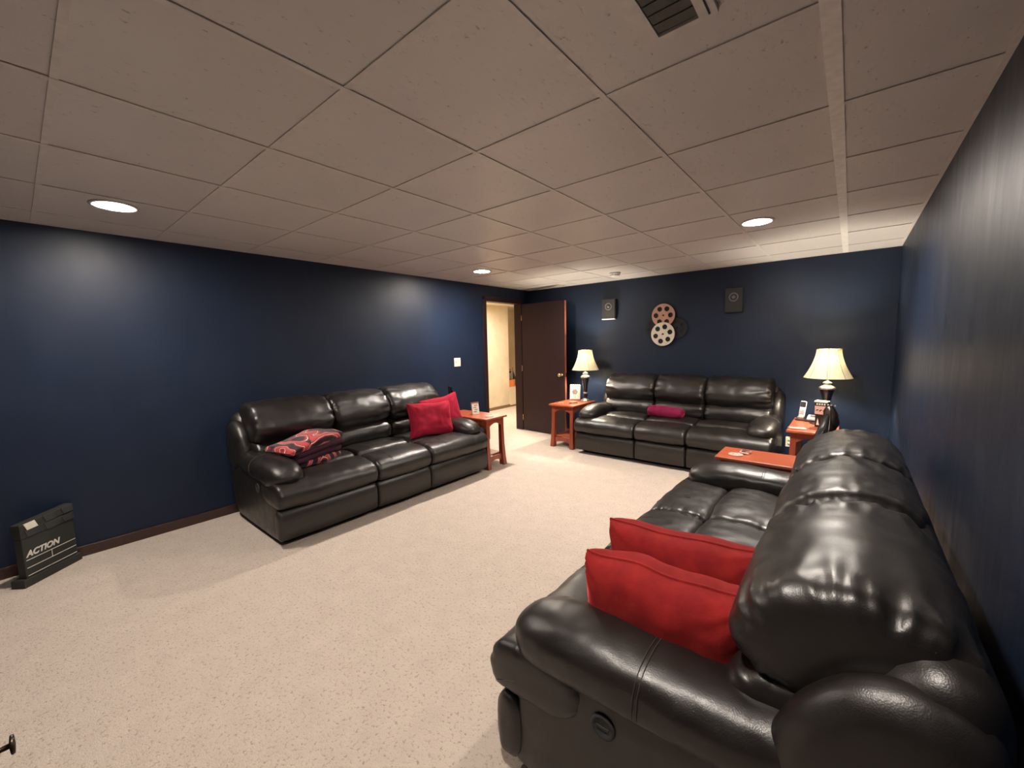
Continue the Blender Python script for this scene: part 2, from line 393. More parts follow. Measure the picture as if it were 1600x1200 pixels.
# ------------------------------------------------------------ smooth profile sweeps
def closed_spline(pts, n):
    k = len(pts); dense = []
    for i in range(k):
        p0, p1, p2, p3 = [Vector(pts[(i+d) % k]) for d in (-1, 0, 1, 2)]
        for s in range(12):
            t = s/12; dense.append(.5*((2*p1)+(-p0+p2)*t+(2*p0-5*p1+4*p2-p3)*t*t+(-p0+3*p1-3*p2+p3)*t**3))
    L = [0]
    for i in range(len(dense)): L.append(L[-1]+(dense[(i+1) % len(dense)]-dense[i]).length)
    res = []; j = 0
    for i in range(n):
        s = L[-1]*i/n
        while L[j+1] < s: j += 1
        f = (s-L[j])/max(1e-9, L[j+1]-L[j]); res.append(dense[j].lerp(dense[(j+1) % len(dense)], f))
    return res
def open_spline(stations, n):
    k = len(stations); out = []
    for i in range(n):
        x = (k-1)*i/(n-1); a = min(int(x), k-2); t = x-a
        P = [stations[max(0, min(k-1, a+d))] for d in (-1, 0, 1, 2)]
        out.append([.5*((2*P[1][c])+(-P[0][c]+P[2][c])*t+(2*P[0][c]-5*P[1][c]+4*P[2][c]-P[3][c])*t*t+(-P[0][c]+3*P[1][c]-3*P[2][c]+P[3][c])*t**3) for c in range(len(P[1]))])
    return out
def cushion_me(prof, u0, u1, r=.05, n=72, nu=44, crown=.008, wr=.006, wl=.11, wf=20, lump=.004, seed=0, ends=(1, 1), sag=None):
    ring = closed_spline(prof, n)
    area = sum(ring[i].x*ring[(i+1) % n].y-ring[(i+1) % n].x*ring[i].y for i in range(n))
    sg = 1 if area > 0 else -1
    nor = []
    for i in range(n):
        t = ring[(i+1) % n]-ring[i-1]; nor.append(Vector((t.y, -t.x)).normalized()*sg)
    cen = sum(ring, Vector((0, 0)))/n
    per = sum((ring[(i+1) % n]-ring[i]).length for i in range(n))
    vs, fs = [], []
    W = u1-u0
    us = []
    for i in range(nu+1):
        t = i/nu; t = .5-.5*math.cos(PI*t) if True else t
        us.append(.6*t+.4*(i/nu))
    rings = [(0, .45, -.004), (0, .78, -.001)]
    allr = []
    for k, sc, off in rings: allr.append(('cap', u0, sc, off))
    for t in us: allr.append(('r', u0+W*t, 1, 0))
    for k, sc, off in rings[::-1]: allr.append(('cap', u1, sc, -off))
    for kind, u, sc, off in allr:
        dd = min(u-u0, u1-u)
        q = max(0, 1-dd/r); inset = r*(1-math.sqrt(max(0, 1-q*q)))
        tt = (u-u0)/W
        for i in range(n):
            s = per*i/n
            fall = math.exp(-dd/wl)*min(1, dd/.012+.15)
            nn = noise.noise(Vector((s*wf, u*4.0, seed*7.3)))
            nn2 = noise.noise(Vector((s*wf*2.1, u*9.0, seed*3.1+5)))
            env = .35+.65*max(0, noise.noise(Vector((s*3.1, u*2.0, seed+20)))+.5)
            disp = -wr*fall*env*(abs(nn)*2.4-.5)-wr*.35*fall*nn2
            disp += lump*noise.noise(Vector((s*5, u*6, seed*1.7)))+lump*.5*noise.noise(Vector((s*14, u*15, seed*2.7)))
            disp += crown*math.sin(PI*tt)
            if kind == 'cap': disp *= .3
            p = ring[i]+nor[i]*(disp-inset)
            if kind == 'cap': p = cen+(p-cen)*sc
            vs.append((u+off*(-1 if False else 1), p.x, p.y))
    R = len(allr)
    for a in range(R-1):
        for i in range(n): fs.append((a*n+i, a*n+(i+1) % n, (a+1)*n+(i+1) % n, (a+1)*n+i))
    c0 = len(vs); vs.append((u0, cen.x, cen.y)); c1 = len(vs); vs.append((u1, cen.x, cen.y))
    for i in range(n): fs.append((c0, (i+1) % n, i)); fs.append((c1, (R-1)*n+i, (R-1)*n+(i+1) % n))
    me = mesh(vs, fs); bm = bmesh.new(); bm.from_mesh(me); bmesh.ops.recalc_face_normals(bm, faces=bm.faces); bm.to_mesh(me); bm.free(); return me
def arm_me(st, side, n=36, ns=48, seed=0, uc=.12):
    S_ = open_spline(st, ns); vs, fs = [], []
    for k, (v, z, a, b) in enumerate(S_):
        A = S_[max(0, k-1)]; B = S_[min(ns-1, k+1)]
        t = Vector((B[0]-A[0], B[1]-A[1])).normalized(); nn = Vector((-t.y, t.x))
        if nn.y < 0: nn = -nn
        for i in range(n):
            an = 2*PI*i/n; ca, sa = math.cos(an), math.sin(an); e = .86
            uu = a*math.copysign(abs(ca)**e, ca); bb = b*math.copysign(abs(sa)**e, sa)
            if sa < 0: bb *= 1.0
            ds = 1+.035*noise.noise(Vector((v*7, an*1.3, seed)))+.022*noise.noise(Vector((v*22, an*2.5, seed+4)))
            p = Vector((v, z))+nn*bb*ds
            vs.append((uc+uu*ds, p.x, p.y))
    for k in range(ns-1):
        for i in range(n): fs.append((k*n+i, k*n+(i+1) % n, (k+1)*n+(i+1) % n, (k+1)*n+i))
    fs.append(tuple(range(n))[::-1]); fs.append(tuple((ns-1)*n+i for i in range(n)))
    if side < 0: vs = [(-x, y, z) for x, y, z in vs]
    me = mesh(vs, fs); bm = bmesh.new(); bm.from_mesh(me); bmesh.ops.recalc_face_normals(bm, faces=bm.faces); bm.to_mesh(me); bm.free(); return me

SL = 2.15
SEATS = [(0, .79), (.79, 1.36), (1.36, SL)]
BACKS = [(.10, .775), (.775, 1.375), (1.375, SL-.10)]
P_UP = [(.71, .64), (.665, .68), (.635, .75), (.655, .835), (.715, .91), (.80, .96), (.895, .972), (.985, .942), (1.045, .87), (1.055, .77), (.98, .68), (.81, .625)]
P_LOW = [(.74, .42), (.67, .46), (.635, .54), (.655, .61), (.72, .655), (.82, .66), (.89, .60), (.90, .48), (.84, .42)]
P_front = [(.045, .285), (.005, .305), (-.012, .355), (.0, .405), (.04, .442), (.11, .460), (.22, .468), (.305, .462), (.335, .42), (.32, .34), (.22, .29)]
P_pad = [(.335, .40), (.34, .45), (.375, .478), (.48, .488), (.60, .480), (.70, .465), (.74, .42), (.72, .35), (.52, .33), (.37, .34)]
P_foot = [(.095, .06), (.035, .055), (.018, .10), (.014, .17), (.022, .235), (.045, .272), (.085, .272), (.11, .22), (.115, .12)]
P_side = [(.105, .04), (.095, .10), (.098, .30), (.11, .46), (.20, .50), (.50, .50), (.80, .50), (.96, .52), (1.03, .45), (1.045, .30), (1.03, .16), (.97, .075), (.88, .045), (.50, .035)]
P_WING = [(.79, .46), (.755, .54), (.765, .63), (.81, .72), (.875, .785), (.95, .815), (1.02, .80), (1.065, .73), (1.07, .55), (1.03, .43), (.90, .40)]
P_SHELL = [(.88, .12), (.87, .5), (.90, .78), (.97, .88), (1.03, .885), (1.07, .83), (1.08, .68), (1.07, .40), (1.05, .16), (.98, .10)]
ARM = [(.085, .440, .012, .010), (.087, .442, .050, .042), (.098, .450, .085, .070), (.125, .463, .110, .088), (.18, .480, .126, .098), (.27, .494, .132, .102), (.38, .500, .130, .100), (.52, .498, .124, .096), (.66, .494, .118, .094), (.80, .500, .108, .092), (.92, .52, .09, .08)]
def seam_arm(vpos, off=0):
    pts = []
    S_ = open_spline(ARM, 200); s = min(S_, key=lambda q: abs(q[0]-vpos))
    for i in range(25):
        an = -.5+(PI+.9)*i/24; e = .86; ca, sa = math.cos(an), math.sin(an)
        pts.append((.12+(s[2]+.0012)*math.copysign(abs(ca)**e, ca), vpos+.004*math.sin(an), s[1]+(s[3]+.0012)*math.copysign(abs(sa)**e, sa)))
    return pts
def sofa(name, label, loc, rz, seed, hi=1.0, low=0.0):
    # low: how far the back leans away and settles
    def ln_(P): return [(v+low*min(1, max(0, (z-.30)/.35)), z-(max(0, z-.60))*low*3.4) for v, z in P]
    P_up, P_low, P_wing, P_shell = [ln_(P) for P in (P_UP, P_LOW, P_WING, P_SHELL)]
    t = thing(name, label, 'sofa', loc, rz, 'dark brown leather reclining sofas')
    off = Vector((-SL/2, 0, 0))
    def put(nm, me, mat=M_leather, par=t, smooth=True):
        o = link(nm, me, mat, par, smooth); 
        if par is t: o.location = off
        return o
    N = int(72*hi); NU = int(44*hi)
    bm = bmesh.new(); add_box(bm, .05, SL-.05, .12, .92, .03, .36); add_box(bm, .07, SL-.07, .14, .95, 0, .03); put('base_frame', bm_to(bm), M_base, smooth=False)
    for k, (a, b) in enumerate(SEATS):
        put('footrest_panel', cushion_me(P_foot, a+.003, b-.003, r=.02, n=40, nu=28, crown=.004, wr=.002, lump=.002, seed=seed+k))
        sf = put('seat_front', cushion_me(P_front, a+.002, b-.002, r=.032, n=N, nu=NU, crown=.008, wr=.008, wl=.05, wf=26, lump=.006, seed=seed+10+k))
        pa = max(a, .215); pb = min(b, SL-.215)
        put('seat_cushion', cushion_me(P_pad, pa+.002, pb-.002, r=.04, n=N, nu=NU, crown=.012, wr=.006, wl=.07, wf=24, lump=.008, seed=seed+20+k))
        # twin topstitch lines across the front roll
        for q in (.27, .73):
            if k == 1 and q > .5: continue
            uu = a+(b-a)*q
            for du in (-.006, .006):
                tube('stitching', [(uu+du, p[0], p[1]) for p in [(-.0195, .355), (-.0075, .41), (.036, .452), (.105, .471), (.19, .4795)]], .0011, M_thread, sf, 5)
    for k, (a, b) in enumerate(BACKS):
        put('lumbar_cushion', cushion_me(P_low, a+.002, b-.002, r=.045, n=N, nu=NU, crown=.008, wr=.016, wl=.12, wf=20, lump=.007, seed=seed+30+k))
        put('back_cushion', cushion_me(P_up, a+.001, b-.001, r=.052, n=int(N*1.15), nu=int(NU*1.1), crown=.012, wr=.021, wl=.10, wf=17, lump=.009 if hi < 1.2 else .0055, seed=seed+40+k))
    put('back_shell', cushion_me(P_shell, .05, SL-.05, r=.04, n=40, nu=20, crown=0, wr=0, lump=.002, seed=seed))
    for side in (0, 1):
        a, b = (.02, .21) if side == 0 else (SL-.21, SL-.02)
        sp_ = put('side_panel', cushion_me(P_side, a, b, r=.018, n=64, nu=20, crown=.002, wr=.0, lump=.0015, seed=seed+60+side))
        a, b = (.008, .13) if side == 0 else (SL-.13, SL-.008)
        put('wing', cushion_me(P_wing, a, b, r=.058, n=56, nu=26, crown=.01, wr=.004, wl=.05, lump=.005, seed=seed+70+side))
        am = put('armrest', arm_me(ARM, 1, seed=seed+80+side, uc=.12, n=int(40*hi), ns=int(50*hi)))
        ps = seam_arm(.50)
        if side == 1:
            am.location = off+Vector((SL-.24, 0, 0))
        for dv in (0, .012):
            tube('stitching', [(x, y+dv, z) for x, y, z in ps], .0013, M_thread, am, 5)
        if side == 1:
            k = lathe('recliner_button', [(.036, 0), (.036, .003), (.030, .007), (.026, .003), (.0005, .003)], M_grille, t, 28, cap=False)
            k.rotation_euler = (0, PI/2, 0); k.location = off+Vector((SL-.015, .41, .37))
            tt = box('button_bar', (-.004, .004, -.018, .018, .003, .0055), M_grille, k, bev=.001)
        else:
            k = lathe('recliner_button', [(.036, 0), (.036, .003), (.030, .007), (.026, .003), (.0005, .003)], M_grille, t, 28, cap=False)
            k.rotation_euler = (0, -PI/2, 0); k.location = off+Vector((.015, .41, .37))
            tt = box('button_bar', (-.004, .004, -.018, .018, .003, .0055), M_grille, k, bev=.001)
    return t
s1 = sofa('leather_sofa', 'dark brown leather sofa along the left wall with a folded blanket', (-3.005, 2.145, 0), PI/2, 1)
s2 = sofa('leather_sofa', 'dark brown leather sofa at the back wall under the film reels', (-1.595, 4.44, 0), 0, 101)
s3 = sofa('leather_sofa', 'nearest dark brown leather sofa at the right wall with red pillows', (-.885, 1.995, 0), -PI/2, 201, 1.5, .055)

# ------------------------------------------------------------ cushions and blanket
def pillow(name, label, wd, ht, th, mat, loc, rot, seed=0, group=None, n=34, corner=.35, cat='pillow'):
    o_ = thing(name, label, cat, loc, 0, group); o_.rotation_euler = rot
    vs, fs = [], []; idx = {}
    def edge(s, q):
        # outline pulls in along the sides, corners stay pointed
        x = s*(1-.07*(1-q*q)*abs(s)**2); y = q*(1-.07*(1-s*s)*abs(q)**2); return x*wd/2, y*ht/2
    for f in (1, -1):
        for i in range(n+1):
            for j in range(n+1):
                s, q = -math.cos(PI*i/n), -math.cos(PI*j/n)
                bord = i in (0, n) or j in (0, n)
                if bord and f == -1: idx[(f, i, j)] = idx[(1, i, j)]; continue
                x, y = edge(s, q)
                h = ((1-s**4)*(1-q**4))**.5
                h = h**.62*th/2
                if not bord:
                    h += .006*noise.noise(Vector((x*14, y*14, seed+f)))+.0035*noise.noise(Vector((x*34, y*34, seed+f*3)))
                    # gathers radiating from the corners
                    for cx_, cy_ in ((1, 1), (1, -1), (-1, 1), (-1, -1)):
                        dx, dy = s*wd/2-cx_*wd/2, q*ht/2-cy_*ht/2; rr = math.hypot(dx, dy); h += .010*math.exp(-rr/.07)*math.sin(math.atan2(dy, dx)*11+seed)*min(1, rr/.03)
                zz = f*max(h, .002) if not bord else 0
                wv = .014*noise.noise(Vector((x*6, y*6, seed+9))); y += .014*noise.noise(Vector((x*7, 0, seed+30))); x += .010*noise.noise(Vector((0, y*7, seed+40)))
                idx[(f, i, j)] = len(vs); vs.append((x, zz+wv, y))
    for f in (1, -1):
        for i in range(n):
            for j in range(n):
                q = [idx[(f, i, j)], idx[(f, i+1, j)], idx[(f, i+1, j+1)], idx[(f, i, j+1)]]
                fs.append(q if f == -1 else q[::-1])
    me = mesh(vs, fs); link('cover', me, mat, o_, True)
    rim = [(i, 0) for i in range(n)]+[(n, j) for j in range(n)]+[(i, n) for i in range(n, 0, -1)]+[(0, j) for j in range(n, 0, -1)]
    pts = [Vector(vs[idx[(1, i, j)]])+Vector((0, 0, 0)) for i, j in rim]
    tube('piping', pts, .0045, mat, o_, 6, True)
    return o_
R = math.radians
pillow('throw_pillow', 'red velvet throw pillow leaning over the armrest of the nearest sofa', .49, .33, .22, M_red, (-.405, 1.195, .568), (R(5), 0, R(3)), 1, 'red throw pillows on the nearest sofa')
pillow('throw_pillow', 'dark red velvet pillow standing behind the front pillow on the nearest sofa', .51, .34, .20, M_red, (-.425, 1.425, .580), (R(2), 0, R(5)), 5, 'red throw pillows on the nearest sofa')
pillow('throw_pillow', 'crimson pillow standing in front at the far end of the left sofa', .50, .36, .15, M_crimson, (-3.385, 2.735, .640), (R(-14), R(3), R(82)), 9, 'crimson pillows on the left sofa')
pillow('throw_pillow', 'crimson pillow tucked behind another beside the left sofa armrest', .46, .38, .14, M_crimson, (-3.515, 3.00, .655), (R(-20), R(-8), R(72)), 13, 'crimson pillows on the left sofa')
bo = thing('bolster_pillow', 'small plum bolster pillow on the middle of the back sofa', 'pillow', (-1.68, 4.93, .488), R(-3))
pr = [(.085*math.cos(2*PI*k/10), .066+.066*math.sin(2*PI*k/10)) for k in range(10)]
link('cover', cushion_me(pr, -.21, .21, r=.045, n=48, nu=34, crown=.006, wr=.012, wl=.07, wf=14, lump=.010, seed=77), M_plum, bo, True)
tube('piping', [(-.20, .0835*math.cos(a)*.62, .066+.066*math.sin(a)*.62) for a in [2*PI*k/30 for k in range(30)]], .003, M_plum, bo, 5, True)

bl = thing('folded_blanket', 'folded crimson and black patterned fleece blanket on the left sofa seat', 'blanket', (-3.47, 1.50, .475), R(14))
def fold(name, x0, x1, y0, y1, z0, z1, seed, mat=M_fleece):
    prof = [(y0+.02, z0), ((y0+y1)/2, z0+.002), (y1-.02, z0), (y1, (z0+z1)/2), (y1-.02, z1), ((y0+y1)/2, z1+.006), (y0+.02, z1), (y0, (z0+z1)/2)]
    me = cushion_me(prof, x0, x1, r=min(.028, (z1-z0)*.48), n=60, nu=40, crown=.006, wr=.004, wl=.06, wf=14, lump=.012, seed=seed)
    # rotate so that the long axis lies along local y of the sofa and droop outward
    for v in me.vertices:
        x, y, z = v.co; v.co = (y, x, z+.035*math.sin((x+.1)*6)*((z)/.2)-.04*max(0, -x-.12)*0)
    return link(name, me, mat, bl, True)
fold('fold', -.20, .21, -.15, .15, .0, .048, 31)
fold('fold', -.23, .22, -.165, .15, .046, .096, 37, M_fringe)
fold('fold', -.22, .24, -.15, .16, .092, .142, 41, M_fringe)
fold('fold', -.27, .23, -.16, .165, .138, .19, 43)

# ------------------------------------------------------------ chairside tables
def table(label, loc, rz, wd, dp, ht=.585):
    t = thing('side_table', label, 'side table', loc, rz, 'cherry wood chairside tables')
    hw, hd = wd/2, dp/2
    box('tabletop', (-hw, hw, -hd, hd, ht-.022, ht), M_cherry, t, bev=.005)
    i = .03; lw = .046
    for sx in (-1, 1):
        for sy_ in (-1, 1):
            xo, yo = sx*(hw-i), sy_*(hd-i)
            st = [(0, .030), (.10, .018), (.25, .006), (.42, 0), (ht-.022, 0)]
            vs = []; fs = []
            for z, e in st:
                x1, y1 = xo+sx*e*.5, yo+sy_*e*.9; x0, y0 = xo-sx*lw*1.0, yo-sy_*lw
                x0 += sx*e*.1; y0 += sy_*e*.1
                for p in ((x0, y0), (x1, y0), (x1, y1), (x0, y1)): vs.append((*p, z))
            for k in range(len(st)-1):
                for j in range(4): fs.append((4*k+j, 4*k+(j+1) % 4, 4*k+4+(j+1) % 4, 4*k+4+j))
            fs.append((0, 1, 2, 3)); q = 4*(len(st)-1); fs.append((q, q+1, q+2, q+3))
            bm = bmesh.new(); bm.from_mesh(mesh(vs, fs)); bmesh.ops.recalc_face_normals(bm, faces=bm.faces)
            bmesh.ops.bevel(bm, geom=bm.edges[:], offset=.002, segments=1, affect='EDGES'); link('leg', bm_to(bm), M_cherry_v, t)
    def arch(nm, a, z0, z1, rise, p0, p1, axis):
        poly = [(-a, z1), (-a, z0)]+[(-a+2*a*k/12, z0+rise*math.sin(PI*k/12)**.8) for k in range(1, 12)]+[(a, z0), (a, z1)]
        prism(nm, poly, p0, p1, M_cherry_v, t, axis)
    ax_, ay_ = hw-i-lw*.9, hd-i-lw*.9
    for s in (-1, 1):
        arch('apron', ax_, ht-.115, ht-.022, .045, s*(hd-i-.010)-.008, s*(hd-i-.010)+.008, 'y')
        arch('apron', ay_, ht-.115, ht-.022, .045, s*(hw-i-.010)-.008, s*(hw-i-.010)+.008, 'x')
        arch('stretcher', ax_, .055, .135, .03, s*(hd-i-.014)-.008, s*(hd-i-.014)+.008, 'y')
        arch('stretcher', ay_, .055, .135, .03, s*(hw-i-.014)-.008, s*(hw-i-.014)+.008, 'x')
    box('shelf', (-hw+i+.012, hw-i-.012, -hd+i+.04, hd-i-.04, .135, .150), M_cherry, t, bev=.002)
    return t
TZ = .585
table('cherry wood side table at the far end of the left sofa beside the doorway', (-3.425, 3.425, 0), R(91), .36, .72)
table('cherry wood side table between the open door and the back sofa', (-2.935, 4.86, 0), 0, .39, .60)
table('cherry wood side table right of the back sofa with phone and lamp', (-.228, 4.745, 0), 0, .37, .74)
table('cherry wood side table just behind the far armrest of the nearest sofa', (-.455, 3.29, 0), R(90), .33, .52)

# ------------------------------------------------------------ table lamps
def lamp(label, x, y):
    t = thing('table_lamp', label, 'lamp', (x, y, TZ), 0, 'matching table lamps with ivory bell shades')
    lathe('foot', [(.0005, 0), (.062, 0), (.064, .006), (.058, .014), (.046, .022), (.034, .03), (.030, .038)], M_silver, t, cap=False)
    lathe('stem', [(.030, .036), (.026, .05), (.022, .06), (.034, .075), (.036, .088), (.028, .10), (.022, .108)], M_lampbody, t, cap=False)
    lathe('ring', [(.022, .105), (.030, .110), (.030, .120), (.022, .125)], M_silver, t, cap=True)
    lathe('body', [(.024, .122), (.027, .15), (.032, .20), (.040, .25), (.050, .295), (.058, .322), (.060, .33)], M_lampbody, t, cap=True)
    lathe('collar', [(.060, .328), (.068, .334), (.069, .342), (.060, .352), (.042, .364), (.030, .370), (.026, .378), (.038, .386), (.038, .394), (.024, .402), (.014, .408)], M_silver, t)
    tube('socket', [(0, 0, .405), (0, 0, .49)], .013, M_brass, t, 12)
    bz = .615
    lathe('bulb', [(.0006, bz-.047), (.013, bz-.042), (.024, bz-.022), (.029, bz), (.025, bz+.02), (.012, bz+.031), (.0006, bz+.034)], M_lampbulb, t, 12, cap=False)
    zb, zt, rb, rtp = .438, .712, .192, .096
    prof = []
    for k in range(17):
        q = k/16; r = rtp+(rb-rtp)*(1-q)**1.75*.92+(rb-rtp)*.08*(1-q); prof.append((r, zb+(zt-zb)*q))
    vs, fs = [], []; n = 64
    for (r, z) in prof:
        for i in range(n):
            a = 2*PI*i/n; f = 1-.018*abs(math.cos(a*4))**.6*0-.02*(1-abs(math.sin(a*4)))
            f = 1-.035*abs(math.sin(a*4))**1.2*(r/rb)
            vs.append((r*f*math.cos(a), r*f*math.sin(a), z))
    for j in range(len(prof)-1):
        for i in range(n): fs.append((j*n+i, j*n+(i+1) % n, (j+1)*n+(i+1) % n, (j+1)*n+i))
    sh = link('lamp_shade', mesh(vs, fs), M_shade, t, True)
    for i in range(8):
        a = 2*PI*i/8
        tube('shade_rib', [((r+.001)*math.cos(a), (r+.001)*math.sin(a), z) for r, z in prof[::2]], .0014, M_trimshade, sh, 5)
    for rr, z in ((rb, zb), (rtp, zt)):
        tube('shade_trim', [(rr*(1-.035*abs(math.sin(a*4))**1.2*rr/rb)*math.cos(a), rr*(1-.035*abs(math.sin(a*4))**1.2*rr/rb)*math.sin(a), z) for a in [2*PI*k/64 for k in range(64)]], .0022, M_trimshade, sh, 5, True)
    for a in (0, PI/2, PI, 1.5*PI): tube('harp', [(0, 0, zt-.02), (rtp*math.cos(a), rtp*math.sin(a), zt-.004)], .0016, M_brass, t, 5)
    tube('harp', [(.014, 0, .42), (.042, 0, .47), (.046, 0, .55), (.03, 0, .64), (0, 0, zt-.02), (-.03, 0, .64), (-.046, 0, .55), (-.042, 0, .47), (-.014, 0, .42)], .0018, M_brass, t, 5)
    lathe('finial', [(.0005, zt-.02), (.006, zt-.016), (.004, zt-.008), (.008, zt+.002), (.0005, zt+.012)], M_brass, t, 12, cap=False)
    return t
lamp('table lamp with lit ivory bell shade left of the back sofa', -2.845, 5.06)
lamp('table lamp with lit ivory bell shade right of the back sofa', -.152, 4.93)

# ------------------------------------------------------------ back wall: speakers, film reels, outlet; left wall: switch; ceiling: smoke alarm, vents
def speaker(label, x, z, wd, ht, lit_edge):
    t = thing('wall_speaker', label, 'speaker', (x, YB, z), 0, 'square dark speakers on the back wall')
    box('cabinet', (-wd/2, wd/2, -.055, 0, -ht/2, ht/2), M_blackmat, t, bev=.004)
    box('grille', (-wd/2+.008, wd/2-.008, -.060, -.053, -ht/2+.012, ht/2-.008), M_grille, t, bev=.002)
    k = lathe('tweeter_ring', [(.036, 0), (.044, .004), (.048, .004), (.052, 0)], M_ring, t, 32, cap=False); k.rotation_euler = (PI/2, 0, 0); k.location = (0, -.0595, ht*.13)
    k = lathe('tweeter_dome', [(.020, 0), (.016, .005), (.0005, .008)], M_ring, t, 20, cap=False); k.rotation_euler = (PI/2, 0, 0); k.location = (0, -.0595, ht*.13)
    k = lathe('woofer_cone', [(.062, 0), (.064, .003), (.068, 0)], M_blackmat, t, 32, cap=False); k.rotation_euler = (PI/2, 0, 0); k.location = (0, -.0595, -ht*.20)
    if lit_edge: box('lit_lower_edge', (-wd/2+.004, wd/2-.004, -.064, -.002, -ht/2-.008, -ht/2+.006), M_litedge, t, bev=.002)  # strip painted pale as if lit by the lamp below
    return t
speaker('dark wall speaker with lamplight painted on its bottom edge left of the film reels', -2.645, 1.862, .205, .275, True)
speaker('dark wall speaker right of the film reels', -1.07, 1.858, .185, .275, False)

rl = thing('film_reel_decor', 'metal wall sculpture of four overlapping film reels above the back sofa', 'wall decor', (-1.88, YB, 1.61))
def reel(label, dx, dz, r, dep, mat, ph, nh=6):
    hs = [circ(0, 0, r, 48)]+[circ(r*.64*math.cos(2*PI*k/nh+ph), r*.64*math.sin(2*PI*k/nh+ph), r*.215, 20) for k in range(nh)]+[circ(0, 0, r*.07, 12)]
    me = flat_curve(hs, .003)
    o = link('reel', me, mat, rl); o.rotation_euler = (PI/2, 0, 0); o.location = (dx, -dep, dz); o['label'] = label
    b = link('rim', tube_me([(r*math.cos(2*PI*k/48), r*math.sin(2*PI*k/48), 0) for k in range(48)], .0045, 6, True), mat, o, True)
    me2 = flat_curve([circ(0, 0, r*.97, 40), circ(0, 0, r*.08, 12)], .0015)
    o2 = link('back_plate', me2, M_darkreel, o); o2.location = (0, 0, -.016)
    h = lathe('hub', [(r*.13, .003), (r*.13, .006), (r*.08, .006), (r*.07, .003)], mat, o, 20, closed=True)
reel('dark reel behind on the left', -.115, -.04, .125, .020, M_darkreel, .2)
reel('dark reel behind on the right', .165, -.045, .125, .020, M_darkreel, .5)
reel('copper coloured reel on top', -.004, .122, .145, .040, M_copperreel, PI/3)
reel('cream reel in front at the bottom', .0, -.118, .148, .060, M_creamreel, .25)
box('hanger_bar', (-.02, .02, -.018, 0, -.15, .15), M_darkreel, rl)

def plate(name, label, cat, loc, rz, toggles):
    t = thing(name, label, cat, loc, rz)
    hw = .057 if toggles == 2 else .035
    box('plate', (-hw, hw, -.006, 0, -.057, .057), M_ivory, t, bev=.0025)
    if toggles:
        for x in ((-.023, .023) if toggles == 2 else (0,)):
            box('slot', (x-.006, x+.006, -.0066, -.005, -.012, .012), M_greyp, t)
            o = box('toggle', (x-.004, x+.004, -.017, -.005, -.002, .008), M_ivory, t, bev=.001)
    else:
        for z in (-.02, .02):
            lathe('socket', [(.0165, 0), (.0165, .0015), (.0005, .0015)], M_white, t, 20, cap=False).matrix_local = Matrix.Translation((0, -.006, z)) @ Matrix.Rotation(PI/2, 4, 'X')
            for x in (-.006, .006): box('slot', (x-.001, x+.001, -.0082, -.007, z-.004, z+.005), M_black, t)
    return t
plate('light_switch', 'ivory double light switch plate on the left wall beside the doorway', 'light switch', (XL, 3.80, 1.178), PI/2, 2)
plate('wall_outlet', 'ivory wall outlet low behind the right side table', 'outlet', (-.475, YB, .255), 0, 0)
sd = thing('smoke_alarm', 'small round white smoke alarm on the ceiling above the back sofa', 'smoke alarm', (-2.30, 4.84, H))
lathe('base', [(.0005, -.0), (.066, -.0), (.068, -.012), (.062, -.016), (.0005, -.016)], M_white, sd, 32, cap=False)
lathe('cover', [(.056, -.016), (.054, -.030), (.044, -.040), (.0005, -.043)], M_white, sd, 32, cap=False)
for k in range(12):
    a = 2*PI*k/12; box('slot', (.046, .058, -.0018, .0018, -.027, -.019), M_slot, sd).rotation_euler = (0, 0, a)
v = thing('ceiling_vent', 'grey louvred ceiling vent at the top edge of the picture', 'ceiling vent', (-.385, 1.03, H))
boxes('frame', [(-.10, -.058, -.17, .185, -.008, .004), (.045, .088, -.17, .185, -.008, .004), (-.058, .045, .168, .185, -.008, .004), (-.058, .045, -.17, -.153, -.008, .004)], M_tee, v)
box('damper', (-.058, .045, -.153, .168, .0, .003), M_ventgrey, v)
for k in range(8):
    o = box('slat', (-.056, .043, -.0182, .0182, -.0012, .0012), M_ventgrey, v); o.location = (0, -.13+.0385*k, -.004); o.rotation_euler = (R(3), 0, 0)
box('damper_lever', (.068, .072, .03, .17, -.0105, -.0075), M_slot, v)
v = thing('ceiling_vent', 'long narrow slot vent in the ceiling corner above the open door', 'ceiling vent', (-3.62, 5.29, H))
box('frame', (-.32, .32, -.035, .035, -.006, .003), M_tee, v, bev=.002)
box('slot', (-.30, .30, -.008, .008, -.0075, -.0055), M_slot, v)

# ------------------------------------------------------------ clapperboard on the floor
A = Vector((-3.82, -.08, 0)); B = Vector((-4.045, .165, 0)); mid = (A+B)/2; ln = (B-A).length
ang = math.atan2((B-A).y, (B-A).x)
cb = thing('clapperboard', 'large black clapperboard prop reading ACTION standing on the floor at left', 'clapperboard', (mid.x, mid.y, 0), ang)
# local: x along face (from B to A is +x after the half turn), front face towards -y is away: check normal
hw = ln/2
lean = 0
box('board', (-hw+.01, hw-.01, 0, .045, .03, .298), M_blackmat, cb, bev=.004)
box('foot_plinth', (-hw-.015, hw+.005, -.012, .07, 0, .05), M_blackmat, cb, bev=.004)
def stick(nm, z0, rotz, cream):
    s = box(nm, (-hw+.005, hw-.005, -.004, .049, -.024, .024), M_blackmat, cb, bev=.003); s.location = (0, 0, z0); s.rotation_euler = (0, rotz, 0)
    for k in range(3):
        x = -hw+.02+k*.11
        mt = M_cardw if (k == 0 and cream) else M_grille
        x += .022; poly = [(x, -.022), (x+.062, -.022), (x+.047, .022), (x-.015, .022)]
        poly = [(max(-hw+.008, min(hw-.008, p)), q) for p, q in poly]
        prism('stripe', poly, -.0065, -.0035, mt, s, 'y')
    return s
stick('lower_clap_stick', .324, 0, False)
stick('upper_clap_stick', .374, R(-3), True)
